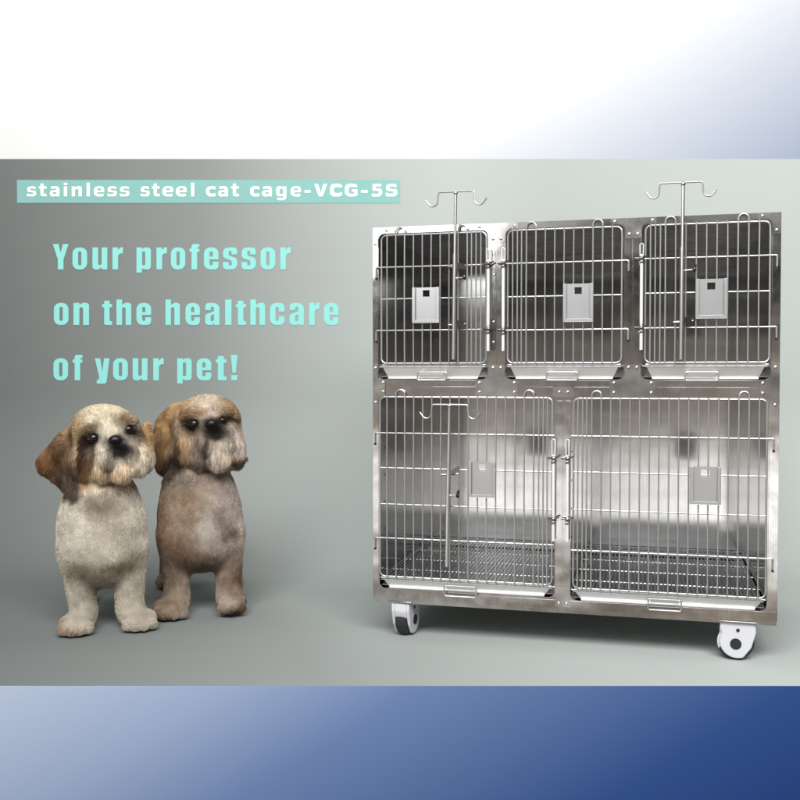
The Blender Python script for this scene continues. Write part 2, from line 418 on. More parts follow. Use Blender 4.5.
h('a', 9.7, [(9.7, 0), (9.7, 10.1, 3.2), (1, 10.1, 1.5), (1, 7.6), (6.5, 7.8, 1), (6.5, 6.2), (0, 6.2, 2.8), (0, -.1, 2.6), (5, -.1, 1), (6.5, 1.1), (6.5, 0)], [(3.1, 2.1, .6), (3.1, 4.3, .6), (6.5, 4.3), (6.5, 2.7, .6)])
h('i', 3.2, [(0, 0), (3.2, 0), (3.2, 10), (0, 10)], [(0, 11.3), (3.2, 11.3), (3.2, 13.6), (0, 13.6)])
h('n', 10.1, [(0, 0), (3.3, 0), (3.3, 6.8, .8), (5, 7.6, .8), (6.8, 7, .8), (6.8, 0), (10.1, 0), (10.1, 10.1, 3.2), (6, 10.2, 1.5), (3.3, 8.9), (3.3, 10), (0, 10)])
h('l', 3.2, [(0, 0), (3.2, 0), (3.2, 13.6), (0, 13.6)])
h('e', 10.3, [(10.3, 4.1), (10.3, 10.1, 4.2), (0, 10.1, 4.2), (0, -.1, 4.2), (9.7, -.1, 1.5), (9.7, 2.6), (3.3, 2.3, 1.6), (3.3, 4.1)], [(3.3, 6), (7.2, 6), (7.2, 8, 1), (3.3, 8, 1)])
h('c', 9.4, [(9.4, 6.9), (9.4, 10.1, 1), (0, 10.1, 4.4), (0, -.1, 4.4), (9.4, -.1, 1), (9.4, 3.1), (3.4, 2.4, 1.8), (3.4, 7.6, 1.8)])
h('g', 10, [(10, 10), (10, -3.8, 3.4), (1, -3.8, 1), (1, -1.5), (6.8, -1.5, 1), (6.8, .9), (5, .1, 1), (0, .1, 3.8), (0, 10.1, 3.8), (5, 10.1, 1), (6.8, 9.2), (6.8, 10)], [(3.3, 2.4, 1), (6.8, 2.4, 1), (6.8, 7.7, 1), (3.3, 7.7, 1)])
h('-', 6, [(0, 3.7), (6, 3.7), (6, 6.2), (0, 6.2)])
h('V', 13, [(0, 12.4), (3.8, 12.4), (6.5, 4), (9.2, 12.4), (13, 12.4), (8.5, 0), (4.5, 0)])
h('C', 12, [(12, 8.6), (12, 11.4, .5), (9, 12.6, 2), (0, 12.6, 5.5), (0, -.1, 5.5), (9, -.1, 2), (12, 1, .5), (12, 4), (3.7, 2.6, 3), (3.7, 9.9, 3)])
h('G', 12.6, [(12.3, 8.9), (12.3, 11.4, .5), (9, 12.6, 2), (0, 12.6, 5.5), (0, -.1, 5.5), (9, -.1, 2), (12.6, 1), (12.6, 7.1), (7, 7.1), (7, 4.7), (9.3, 4.7), (9.3, 2.6), (3.7, 2.6, 2.6), (3.7, 9.9, 2.8)])
h('5', 10.5, [(.9, 12.4), (9.7, 12.4), (9.7, 9.9), (3.8, 9.9), (3.8, 7.9), (10.5, 8.1, 3.5), (10.5, -.1, 3.8), (0, -.1, 1), (0, 2.8), (7, 2.5, 1.2), (7, 5.6, 1.2), (.9, 5.4)])
heading = [('s', 27.2, 36.4), ('t', 39, 46.7), ('a', 50, 59.7), ('i', 64, 67.3), ('n', 71.9, 82), ('l', 86.8, 90), ('e', 94, 104.4), ('s', 107.6, 117), ('s', 120, 129.6),
           ('s', 140.8, 149.8), ('t', 152.2, 159.8), ('e', 162.7, 173.3), ('e', 176, 186.8), ('l', 191.2, 194.3), ('c', 206.1, 215.6), ('a', 218.3, 228), ('t', 231.3, 239), ('c', 250.2, 259.4), ('a', 262.2, 272), ('g', 276.3, 286.4), ('e', 290.8, 301), ('-', 304.6, 310.6),
           ('V', 314.3, 327.3), ('C', 330, 342), ('G', 344.9, 357.5), ('-', 361, 367.6), ('5', 371.7, 382.2), ('S', 385.8, 397.2)]
set_words(heading, 196.5, 8.5, x0, z0, hs, M_letterwhite, -0.0014, 0.001, H)

# ------------------------------------------------------------------ the cage
cage = empty('pet_cage', (-0.0895, 3.2, 0.0), R(-14.4))
tag(cage, 'stainless steel kennel cage with five barred doors on white casters', 'pet cage')
W, ZB, ZT, DP = 1.258, 0.126, 1.348, 0.78
OPS = [(0.019, 0.382, 0.852, 1.328), (0.4386, 0.8052, 0.852, 1.328), (0.8578, 1.2313, 0.852, 1.328), (0.0226, 0.5966, 0.163, 0.795), (0.6464, 1.2275, 0.157, 0.795)]
fill_mesh('front_frame', [[(0, ZB), (W, ZB), (W, ZT), (0, ZT)]] + [rrect(*o_, 0.02) for o_ in OPS], 0.003, M_frame, cage, y=0.003)
# raised strips on rails and stiles
def strip(x0, x1, z0, z1, m=None, th=0.0016):
    b = MB(); b.box(x0, x1, -th, -0.0002, z0, z1); return b.build('stile_strip' if (z1 - z0) > (x1 - x0) else 'rail_strip', m or M_strip, cage, bevel=0.0005)
strip(0.0005, 0.0175, 0.86, 1.30); strip(0.0005, 0.0205, 0.19, 0.77)
strip(1.2335, W - .0005, 0.86, 1.30); strip(1.2300, W - .0005, 0.18, 0.77)
for a, b_ in ((0.3835, 0.4095), (0.4125, 0.4370), (0.8070, 0.8300), (0.8330, 0.8562)): strip(a, b_, 0.86, 1.30)
strip(0.598, 0.6195, 0.19, 0.785); strip(0.6235, 0.645, 0.19, 0.785)
for a, b_ in ((0.045, 0.345), (0.479, 0.765), (0.898, 1.198)):
    strip(a, b_, 0.831, 0.850); strip(a, b_, 0.7975, 0.8285)
strip(0.002, W - .002, ZB + .001, 0.1555, th=0.0012)
# rivets and gussets
def rivet(x, z, parent, y=-0.0032): b = MB(); b.dome((x, y, z), 0.0052, 0.0035); b.build('rivet', M_rivet, parent)
def gusset(poly, rivs):
    o = fill_mesh('gusset_plate', [rounded(poly, True, 6)], 0.0015, M_gusset, cage, y=-0.0018)
    for x, z in rivs: rivet(x, z, o)
for c in (0.411, 0.832):
    h = 0.0262 if c < 0.5 else 0.0235
    gusset([(c - 0.068, 0.798), (c + 0.068, 0.798), (c + 0.068, 0.851), (c + h, 0.851, 0.02), (c + h, 0.899), (c - h, 0.899), (c - h, 0.851, 0.02), (c - 0.068, 0.851)],
           [(c - 0.0125, 0.889), (c + 0.0125, 0.889), (c - 0.056, 0.841), (c + 0.056, 0.841), (c - 0.056, 0.811), (c + 0.056, 0.811)])
    gusset([(c - 0.068, 1.3475), (c - 0.068, 1.330), (c - h, 1.330, 0.02), (c - h, 1.285), (c + h, 1.285), (c + h, 1.330, 0.02), (c + 0.068, 1.330), (c + 0.068, 1.3475)][::-1],
           [(c - 0.0125, 1.298), (c + 0.0125, 1.298), (c - 0.056, 1.338), (c + 0.056, 1.338)])
gusset([(0.001, 0.765), (0.0195, 0.765), (0.0195, 0.797, 0.012), (0.043, 0.797), (0.043, 0.851), (0.018, 0.851, 0.015), (0.018, 0.905), (0.001, 0.905)], [(0.0095, 0.889), (0.035, 0.841), (0.035, 0.811), (0.0095, 0.776)])
gusset([(W - .001, 0.765), (W - .001, 0.905), (1.2325, 0.905), (1.2325, 0.851, 0.015), (1.201, 0.851), (1.201, 0.797), (1.229, 0.797, 0.012), (1.229, 0.765)], [(1.245, 0.889), (1.210, 0.841), (1.210, 0.811), (1.245, 0.776)])
gusset([(0.001, 1.3475), (0.001, 1.285), (0.018, 1.285), (0.018, 1.330, 0.018), (0.075, 1.330), (0.075, 1.3475)], [(0.0095, 1.295), (0.048, 1.338)])
gusset([(W - .001, 1.3475), (1.19, 1.3475), (1.19, 1.330), (1.2325, 1.330, 0.018), (1.2325, 1.285), (W - .001, 1.285)], [(1.245, 1.295), (1.205, 1.338)])
gusset([(0.590, 0.7965), (0.655, 0.7965), (0.655, 0.829), (0.590, 0.829)], [(0.609, 0.812), (0.635, 0.812)])
gusset([(0.598, 0.135), (0.645, 0.135), (0.645, 0.20), (0.598, 0.20)], [(0.610, 0.146), (0.634, 0.146)])

# casing
def part(name, mat, parent, *boxes, bevel=0.0):
    b = MB()
    for q in boxes: b.box(*q)
    return b.build(name, mat, parent, smooth=False, bevel=bevel)
part('side_panel', M_panel, cage, (0.0, 0.002, 0.0032, DP, ZB, ZT))
part('side_panel', M_panel, cage, (W - 0.002, W, 0.0032, DP, ZB, ZT))
part('top_panel', M_panel, cage, (0.0022, W - 0.0022, 0.0032, DP, ZT - 0.002, ZT))
part('back_panel', M_panel, cage, (0.0022, W - 0.0022, DP - 0.002, DP, ZB, ZT - 0.0022))
part('base_frame', M_frame, cage, (0.0022, W - 0.0022, 0.0032, 0.04, ZB - 0.012, ZB + 0.02), (0.0022, 0.04, 0.0402, DP - .0022, ZB - 0.012, ZB + 0.02), (W - 0.04, W - 0.0022, 0.0402, DP - .0022, ZB - 0.012, ZB + 0.02), (0.0402, W - 0.0402, DP - 0.04, DP - 0.0022, ZB - 0.012, ZB + 0.02), (0.0402, W - 0.0402, 0.0402, DP - 0.0402, ZB - 0.001, ZB + 0.002))

BARS = [
    dict(o=(0.0311, 0.3774), reg=(0.0518, 0.3166, 10), tight=(0.3305, 0.3454, 0.3606), loops=((1, 2), (8, 9)), z=(0.9035, 1.3205), hz=(1.217, 1.1135, 1.0108), hook=(0, 2), hinge='L', card=(0.140, 0.228, 1.034, 1.148), hole=(0.173, 0.195, 1.118, 1.139), handle=(0.156, 0.252)),
    dict(o=(0.4463, 0.7983), reg=(0.5059, 0.7699, 10), tight=(0.4622, 0.4771, 0.4901), loops=((0, 1), (7, 8)), z=(0.9035, 1.3215), hz=(1.2176, 1.1125, 1.0073), hook=(0, 2), hinge='R', card=(0.622, 0.713, 1.031, 1.149), hole=(0.656, 0.678, 1.117, 1.138), handle=(0.571, 0.667)),
    dict(o=(0.8688, 1.2271), reg=(0.9271, 1.1965, 10), tight=(0.8834, 0.8976, 0.9124), loops=((0, 1), (7, 8)), z=(0.9035, 1.3215), hz=(1.2205, 1.1150, 1.0090), hook=(0, 2), hinge='R', card=(1.016, 1.106, 1.036, 1.154), hole=(1.049, 1.072, 1.122, 1.143), handle=(0.987, 1.083)),
    dict(o=(0.0264, 0.5882), reg=(0.0516, 0.5306, 17), tight=(0.5464, 0.5602, 0.5731), loops=((1, 2), (15, 16)), z=(0.2035, 0.7935), hz=(0.6755, 0.5610, 0.4420, 0.3300), hook=(0, 3), hinge='L', card=(0.325, 0.411, 0.476, 0.589), hole=(0.357, 0.378, 0.558, 0.582), handle=(0.245, 0.349)),
    dict(o=(0.6544, 1.2231), reg=(0.7099, 1.2011, 18), tight=(0.6680, 0.6822, 0.6948), loops=((0, 1), (15, 16)), z=(0.1975, 0.7925), hz=(0.6755, 0.5630, 0.4450, 0.3170), hook=(0, 3), hinge='R', card=(1.004, 1.092, 0.476, 0.589), hole=(1.035, 1.061, 0.559, 0.581), handle=(0.883, 0.981)),
]
def arc(cx, cz, r_, a0, a1, n_, y): return [(cx + r_ * math.cos(a0 + (a1 - a0) * k / n_), y, cz + r_ * math.sin(a0 + (a1 - a0) * k / n_)) for k in range(n_ + 1)]
for D, op in zip(BARS, OPS):
    l, r_, zb, zt = *D['o'], *D['z']
    b = MB()
    Y0 = -0.0055
    b.tube([(x, Y0, z) for x, z in rrect(l, r_, zb, zt, 0.017)], 0.0030, closed=True)
    reg = np.linspace(D['reg'][0], D['reg'][1], D['reg'][2])
    inloop = {i for p in D['loops'] for i in p}
    Yv = Y0 - 0.0055
    for i, x in enumerate(reg):
        if i in inloop: continue
        x = float(x); j = random.uniform(-.0012, .0012)
        b.tube([(x, Yv, zb - 0.008), (x + j, Yv, (zb + zt) / 2), (x, Yv, zt + 0.006)], 0.0023)
    for i, k in D['loops']:
        a, c = float(reg[i]), float(reg[k]); rr = (c - a) / 2; j = random.uniform(-.001, .001)
        b.tube([(a, Yv, zb - 0.008), (a + j, Yv, (zb + zt) / 2)] + [(x, y, z) for x, y, z in reversed(arc((a + c) / 2, zt + 0.009, rr, 0, math.pi, 10, Yv))] + [(c + j, Yv, (zb + zt) / 2), (c, Yv, zb - 0.008)], 0.0026)
    for x in D['tight']: b.tube([(x, Yv, zb - 0.008), (x, Yv, zt + 0.005)], 0.0024)
    for i, z in enumerate(D['hz']):
        if i in D['hook']:
            if D['hinge'] == 'L': p = [(r_ + 0.006, z), (l - 0.018, z, 0.005), (l - 0.018, z - 0.034)]
            else: p = [(l - 0.006, z), (r_ + 0.020, z, 0.005), (r_ + 0.020, z - 0.034)]
            b.tube([(x, Y0 - 0.0005, q) for x, q in rounded(p, False, 5)], 0.0028)
        else:
            b.tube([(l, Y0, z), (r_, Y0, z)], 0.0026)
    b.tube([(l + 0.002, Y0 + 0.004, zb - 0.0055), (r_ - 0.002, Y0 + 0.004, zb - 0.0055)], 0.0026)
    door = b.build('cage_door', M_wire, cage)
    # hook ends in dark caps
    for i in D['hook']:
        z = D['hz'][i]; x = l - 0.018 if D['hinge'] == 'L' else r_ + 0.020
        e = MB(); e.tube([(x, Y0 - 0.0005, z - 0.040), (x, Y0 - 0.0005, z - 0.033)], 0.0034); e.build('hinge_cap', M_darkmetal, door)
    # card holder: plate with folded rims and a square window
    a, c, z0, z1 = D['card']; hx0, hx1, hz0, hz1 = D['hole']
    yc_ = -0.0165
    ch = fill_mesh('card_holder', [[(a, z0), (c, z0), (c, z1), (a, z1)], [(hx0, hz0), (hx0, hz1), (hx1, hz1), (hx1, hz0)]], 0.0012, M_card, door, y=yc_)
    b = MB()
    lip = 0.009; yf = yc_ - 0.010
    b.prism([(a, z0), (a + lip, z0 + lip), (a + lip, z1), (a, z1)], yf - 0.001, yf)
    b.prism([(c, z0), (c, z1), (c - lip, z1), (c - lip, z0 + lip)], yf - 0.001, yf)
    b.prism([(a, z0), (c, z0), (c - lip, z0 + lip), (a + lip, z0 + lip)], yf - 0.0012, yf - 0.0002)
    b.box(a - 0.001, a, yf - 0.001, yc_, z0, z1); b.box(c, c + 0.001, yf - 0.001, yc_, z0, z1); b.box(a, c, yf - 0.001, yc_, z0 - 0.001, z0)
    b.build('folded_rim', M_card, ch, smooth=False, bevel=0.0006)
    # compartment shell
    X0, X1, Z0, Z1 = op; e = 0.006; X0 -= e; X1 += e; Z0 -= 0.012; Z1 += 0.008; yb = DP - 0.01; t2 = 0.0015
    sh = part('compartment_wall', M_panel, cage, (X0, X0 + t2, 0.0034, yb, Z0, Z1), (X1 - t2, X1, 0.0034, yb, Z0, Z1), (X0 + t2, X1 - t2, 0.0034, yb, Z0, Z0 + t2), (X0 + t2, X1 - t2, yb - t2, yb, Z0 + t2, Z1 - t2 - 0.0002))
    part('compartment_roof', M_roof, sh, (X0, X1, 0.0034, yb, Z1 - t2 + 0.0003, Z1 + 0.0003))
    # keyholes in the side wall
    for q in range(4):
        k_ = MB(); zz = Z0 + (Z1 - Z0) * (0.3 + 0.14 * q)
        k_.dome((0, 0, 0), 0.004, 0.001, 8)
        k_.v = [(X0 + t2 + 0.0004 - vy, 0.085 + vx, zz + vz) for vx, vy, vz in k_.v]
        k_.build('peg_hole', M_dark, sh)
    # wire floor
    gz = zb - 0.006; b = MB()
    gx0, gx1, gy0, gy1 = X0 + 0.008, X1 - 0.008, 0.012, yb - 0.012
    nw = int((gx1 - gx0) / 0.0128)
    for i in range(nw + 1):
        x = gx0 + (gx1 - gx0) * i / nw; b.tube([(x, gy0, gz), (x, gy1, gz)], 0.0024, 6)
    for q in (0.0, 0.2, 0.45, 0.7, 0.93, 1.0):
        y = gy0 + (gy1 - gy0) * q; b.tube([(gx0, y, gz - 0.0036), (gx1, y, gz - 0.0038)], 0.0017, 6)
    b.tube([(gx0, gy1, gz + 0.01), (gx1, gy1, gz + 0.01)], 0.002, 6)
    b.build('floor_grate', M_grate, cage)
    # tray
    tz1 = zb - 0.0125; tz0 = Z0 + 0.0155; a, c = X0 + 0.022, X1 - 0.022; sl = 0.017
    b = MB()
    b.add([(a, -0.0015, tz1), (c, -0.0015, tz1), (c - sl, 0.006, tz0), (a + sl, 0.006, tz0), (a, 0.0005, tz1), (c, 0.0005, tz1), (c - sl, 0.008, tz0), (a + sl, 0.008, tz0)],
          [(0, 3, 2, 1), (4, 5, 6, 7), (0, 1, 5, 4), (1, 2, 6, 5), (2, 3, 7, 6), (3, 0, 4, 7)])
    b.box(a - 0.008, c + 0.008, -0.004, 0.010, tz1 + 0.0003, tz1 + 0.0022)
    b.box(a + sl, c - sl, -0.0035, 0.007, tz0 - 0.002, tz0 - 0.0002)
    tr = b.build('tray', M_tray, cage, smooth=False)
    part('tray_pan', M_pan, tr, (X0 + 0.01, X1 - 0.01, 0.0105, yb - 0.02, tz0 + 0.004, tz0 + 0.006))
    hx0_, hx1_ = D['handle']; zc0, zc1 = tz0 - 0.006, tz0 + 0.019
    if zb < 0.5: zc0 -= 0.008
    b = MB()
    b.tube([(x, -0.020, z) for x, z in rrect(hx0_, hx1_, zc0, zc1, 0.006)], 0.0025, closed=True)
    b.tube([(hx0_ + 0.01, -0.02, zc1), (hx0_ + 0.01, 0.0, zc1)], 0.0022); b.tube([(hx1_ - 0.01, -0.02, zc1), (hx1_ - 0.01, 0.0, zc1)], 0.0022)
    b.box(hx0_ + 0.008, hx1_ - 0.008, -0.0235, -0.0225, zc1 - 0.009, zc1 + 0.001)
    b.build('tray_handle', M_wire, tr)
    # latch rod with two clamps
    lx = r_ + 0.0095 if D['hinge'] == 'L' else l - 0.0115
    if zb < 0.5: lx = r_ + 0.006 if D['hinge'] == 'L' else l - 0.017
    if zb > 0.5: v0, v1, cz = 0.942, 1.218, (D['hz'][0], D['hz'][2]); top = 1.262
    else: v0, v1, cz = 0.346, 0.612, (0.605, 0.415); top = 0.662
    b = MB(); yl = -0.026
    b.tube([(lx, yl, v0), (lx, yl, v0 + 0.004), (lx, yl, cz[1] - 0.012)], 0.0050, 14)
    b.tube([(lx, yl, cz[1] + 0.012), (lx, yl, cz[0] - 0.012)], 0.0050, 14)
    b.tube([(lx, yl, cz[1] - 0.02), (lx, yl, cz[0] + 0.012)], 0.0038, 10)
    for s_ in (-1, 1):
        b.tube([(lx + s_ * 0.0045, yl, cz[0] + 0.008), (lx + s_ * 0.0052, yl, top)], 0.0018, 6)
    b.tube([(lx - 0.0052, yl, top), (lx, yl - 0.001, top + 0.004), (lx + 0.0052, yl, top)], 0.0018, 6)
    la = b.build('latch_rod', M_latch, door)
    for z in cz:
        q = MB()
        q.ball((lx, yl, z), 0.0082, s=(1, 0.8, 0.9))
        q.tube([(lx - 0.019, yl + 0.010, z + 0.001), (lx, yl - 0.005, z), (lx + 0.017, yl + 0.004, z + 0.007)], 0.0028)
        q.tube([(lx - 0.007, yl - 0.004, z - 0.014), (lx + 0.006, yl - 0.006, z - 0.010)], 0.003)
        q.tube([(lx, yl, z), (lx, Y0, z)], 0.004)
        q.build('latch_clamp', M_clamp, la)
# keeper plates on the first upright
for zc in (1.21, 0.995):
    o_ = fill_mesh('keeper_plate', [rrect(0.3935, 0.4075, zc - 0.052, zc + 0.052, 0.0068)], 0.002, M_darkmetal if zc < 1.1 else M_strip, cage, y=-0.0022)
    for d in (0.04, -0.025):
        q = MB(); q.dome((0.4005, -0.0043, zc + d), 0.004, 0.002); q.build('screw', M_rivet, o_)

# drip poles
def iv_pole(u, z0, zm, z1, hl, hr, tilt, knob_z, brackets, yp=-0.040, label=None):
    b = MB()
    xt = u + tilt
    b.tube([(u, yp, z0), (u + tilt * 0.6, yp, zm)], 0.0068, 12)
    b.tube([(u + tilt * 0.6, yp, zm - 0.01), (xt, yp, z1 - 0.003)], 0.0052, 12)
    b.ball((xt, yp, z1 - 0.004), 0.0078)
    o = b.build('drip_pole', M_pole, cage)
    def hook(s, x_end):
        dz = -0.022
        p = [(xt, z1), (x_end, z1, 0.006), (x_end + s * 0.001, z1 - 0.028, 0.01)]
        pts = rounded(p, False, 5)[:-1]
        cx = x_end + s * 0.018; cz = z1 - 0.028; rr = 0.016
        a = [(cx - s * rr * math.cos(t), cz - rr * math.sin(t)) for t in np.linspace(0, 2.3, 9)]
        tip = (a[-1][0] + s * 0.012, a[-1][1] + 0.016)
        return [(x, yp, z) for x, z in pts + a + [tip]]
    h = MB()
    h.tube(hook(-1, hl), 0.0026); h.tube(hook(1, hr), 0.0026)
    h.build('hook_bar', M_wire, o)
    k = MB()
    k.tube([(u, yp, knob_z), (u + 0.042, yp - 0.004, knob_z + 0.003)], 0.0026)
    k.ball((u + 0.012, yp, knob_z), 0.005)
    k.build('clamp_screw', M_wire, o)
    k = MB(); k.ball((u + 0.036, yp - 0.004, knob_z + 0.003), 0.0085, s=(0.7, 1, 1.1)); k.tube([(u + 0.036, yp - 0.004, knob_z + 0.003), (u + 0.039, yp - 0.006, knob_z + 0.018)], 0.004)
    k.build('clamp_knob', M_darkmetal if z0 > 0.5 else M_dark, o)
    for bz, slope in brackets:
        q = MB()
        q.tube([(u - 0.022, -0.0175, bz - 0.002), (u + 0.034, -0.0175, bz + 0.002)], 0.0035)
        q.add([(u, yp, bz + 0.012), (u + 0.036, -0.018, bz + 0.012 + slope), (u + 0.036, -0.018, bz - 0.004 + slope), (u, yp, bz - 0.006),
               (u, yp + .002, bz + 0.012), (u + 0.036, -0.016, bz + 0.012 + slope), (u + 0.036, -0.016, bz - 0.004 + slope), (u, yp + .002, bz - 0.006)],
              [(0, 3, 2, 1), (4, 5, 6, 7), (0, 1, 5, 4), (1, 2, 6, 5), (2, 3, 7, 6), (3, 0, 4, 7)])
        q.tube([(u, yp + 0.004, bz), (u, -0.0175, bz)], 0.004)
        q.build('pole_bracket', M_gusset, o)
    return o
iv_pole(0.2785, 0.915, 1.25, 1.446, 0.2285, 0.343, 0.006, 1.172, [(1.212, -.006), (1.027, 0.0)])
iv_pole(0.9745, 0.912, 1.25, 1.441, 0.909, 1.032, 0.002, 1.178, [(1.027, 0.0)])
iv_pole(0.2575, 0.252, 0.56, 0.771, 0.2085, 0.3245, 0.008, 0.480, [(0.546, 0.016)])

# casters
def caster(x, y, rz, parent):
    o = empty('caster', (x, y, 0), rz, parent)
    hood = MB()
    pts = [(-0.044, 0.116), (-0.046, 0.098, 0.006)]
    pts += [(0.004 + 0.0505 * math.cos(a), 0.058 + 0.0505 * math.sin(a)) for a in np.linspace(R(150), R(292), 22)]
    pts += [(0.045, 0.042, 0.006), (0.058, 0.088, 0.01), (0.056, 0.116)]
    poly = rounded(pts, True, 5)
    for a, b_ in ((-0.031, -0.021), (0.021, 0.031)): hood.prism(poly, a, b_)
    top = rounded([(-0.044, 0.116), (-0.046, 0.098, 0.006)] + [(0.0535 * math.cos(a), 0.054 + 0.0535 * math.sin(a)) for a in np.linspace(R(150), R(205), 8)] + [(-0.030, 0.050), (-0.02, 0.104, 0.01), (0.045, 0.104, 0.008), (0.046, 0.06), (0.054, 0.070), (0.058, 0.088, 0.01), (0.056, 0.116)], True, 5)
    hood.prism(top, -0.0209, 0.0209)
    hood.build('caster_hood', M_white, o, bevel=0.003)
    wmb = MB(); seg = 40; vs_ = []
    prof_ = [(0.030, -0.0195), (0.050, -0.0195), (0.0548, -0.014), (0.0558, 0.0), (0.0548, 0.014), (0.050, 0.0195), (0.030, 0.0195)]
    for k in range(seg):
        a = 2 * math.pi * k / seg
        for rr, yy in prof_: vs_.append((rr * math.cos(a), yy, 0.0558 + rr * math.sin(a)))
    n_ = len(prof_); fs_ = []
    for k in range(seg):
        l_ = (k + 1) % seg
        for i in range(n_ - 1): fs_.append((k * n_ + i, l_ * n_ + i, l_ * n_ + i + 1, k * n_ + i + 1))
    fs_.append(tuple(k * n_ for k in range(seg))); fs_.append(tuple(k * n_ + n_ - 1 for k in reversed(range(seg))))
    wmb.add(vs_, fs_); wmb.build('wheel', M_tyre, o)
    for s in (-1, 1):
        hub = MB(); hub.tube([(0.0, s * 0.0305, 0.052), (0.0, s * 0.0335, 0.052)], 0.0165, 24); hub.build('hub_cap', M_dark, o)
        hub = MB(); hub.tube([(0.006, s * 0.0305, 0.094), (0.006, s * 0.0335, 0.094)], 0.0052, 16); hub.build('pivot_cap', M_dark, o)
    pl = MB(); pl.box(-0.05, 0.062, -0.04, 0.04, 0.1175, 0.1225); pl.tube([(0.004, 0, 0.1135), (0.004, 0, 0.1175)], 0.026, 20)
    pl.build('mount_plate', M_frame, o, bevel=0.001)
    return o
caster(0.100, 0.055, R(-97), cage)
caster(1.142, 0.034, R(-2), cage)
caster(0.097, 0.70, R(40), cage)
caster(1.150, 0.70, R(20), cage)

# ------------------------------------------------------------------ dogs
def smin(a, b, k):
    h = np.clip(0.5 + 0.5 * (b - a) / k, 0, 1)
    return b * (1 - h) + a * h - k * h * (1 - h)

def prim_dist(P, pr):
    if pr[0] == 'e':
        _, c, rad, rot, k = pr
        q = P - np.array(c, dtype=np.float32)
        if rot is not None:
            Mx = np.array(Euler([R(t) for t in rot]).to_matrix()); q = q @ Mx          # world -> local
        rad = np.array(rad, dtype=np.float32)
        k0 = np.linalg.norm(q / rad, axis=-1); k1 = np.linalg.norm(q / rad ** 2, axis=-1)
        return k0 * (k0 - 1) / np.maximum(k1, 1e-6)
    _, a, b_, ra, rb, k = pr
    a = np.array(a, dtype=np.float32); b_ = np.array(b_, dtype=np.float32); ab = b_ - a
    h = np.clip(((P - a) @ ab) / (ab @ ab), 0, 1)
    return np.linalg.norm(P - a - h[..., None] * ab, axis=-1) - (ra + (rb - ra) * h)

def sdf(P, prims):
    d = None
    for pr in prims:
        q = prim_dist(P, pr); d = q if d is None else smin(d, q, pr[-1])
    return d

def surface_nets(prims, lo, hi, h):
    xs = [np.arange(l, u + h, h, dtype=np.float32) for l, u in zip(lo, hi)]
    Gp = np.stack(np.meshgrid(*xs, indexing='ij'), -1)
    F = sdf(Gp.reshape(-1, 3), prims).reshape(Gp.shape[:3])
    ins = F < 0
    nx, ny, nz = [s - 1 for s in F.shape]
    cnt = np.zeros((nx, ny, nz), np.float32); acc = np.zeros((nx, ny, nz, 3), np.float32)
    corners = [(i, j, k) for i in (0, 1) for j in (0, 1) for k in (0, 1)]
    for ax_ in range(3):
        for c in corners:
            if c[ax_]: continue
            c2 = list(c); c2[ax_] = 1
            s1 = tuple(slice(c[m], c[m] + n_) for m, n_ in enumerate((nx, ny, nz))); s2 = tuple(slice(c2[m], c2[m] + n_) for m, n_ in enumerate((nx, ny, nz)))
            cross = ins[s1] != ins[s2]
            f1, f2 = F[s1], F[s2]
            t = np.where(cross, f1 / np.where(cross, f1 - f2, 1), 0)
            p = np.zeros(t.shape + (3,), np.float32)
            for m in range(3): p[..., m] = c[m]
            p[..., ax_] = t
            acc += p * cross[..., None]; cnt += cross
    act = cnt > 0
    idx = -np.ones(act.shape, np.int64); idx[act] = np.arange(act.sum())
    ii = np.argwhere(act)
    V = (ii + acc[act] / cnt[act][:, None]) * h + np.array(lo, np.float32)
    quads = []
    for ax_ in range(3):
        b1, b2 = [(1, 2), (2, 0), (0, 1)][ax_]
        s1 = [slice(1, n_) for n_ in (nx, ny, nz)]; s1[ax_] = slice(0, (nx, ny, nz)[ax_])
        s2 = list(s1); s2[ax_] = slice(1, (nx, ny, nz)[ax_] + 1)
        A, B = ins[tuple(s1)], ins[tuple(s2)]
        cr_ = np.argwhere(A != B)
        fl = A[tuple(cr_.T)]
        base = cr_ + 1; base[:, ax_] -= 1
        def at(d1, d2):
            q = base.copy(); q[:, b1] -= d1; q[:, b2] -= d2; return idx[tuple(q.T)]
        Q = np.stack([at(0, 0), at(1, 0), at(1, 1), at(0, 1)], 1)
        Q[~fl] = Q[~fl][:, ::-1]
        quads.append(Q)
    return V, np.concatenate(quads)

def grad(P, prims, e=0.4):
    g_ = np.stack([sdf(P + np.array(v, np.float32) * e, prims) - sdf(P - np.array(v, np.float32) * e, prims) for v in ((1, 0, 0), (0, 1, 0), (0, 0, 1))], -1)
    return g_ / np.maximum(np.linalg.norm(g_, axis=-1, keepdims=True), 1e-6)

def vnoise(P, s, seed=0):
    """smooth value noise in numpy"""
    r0 = np.random.default_rng(seed); tab = r0.random((32, 32, 32)).astype(np.float32)
    q = P / s + 100; i = np.floor(q).astype(int); f = q - i; f = f * f * (3 - 2 * f); out = 0
    for a in (0, 1):
        for b_ in (0, 1):
            for c in (0, 1):
                w_ = (f[:, 0] if a else 1 - f[:, 0]) * (f[:, 1] if b_ else 1 - f[:, 1]) * (f[:, 2] if c else 1 - f[:, 2])
                out = out + w_ * tab[(i[:, 0] + a) % 32, (i[:, 1] + b_) % 32, (i[:, 2] + c) % 32]
    return out

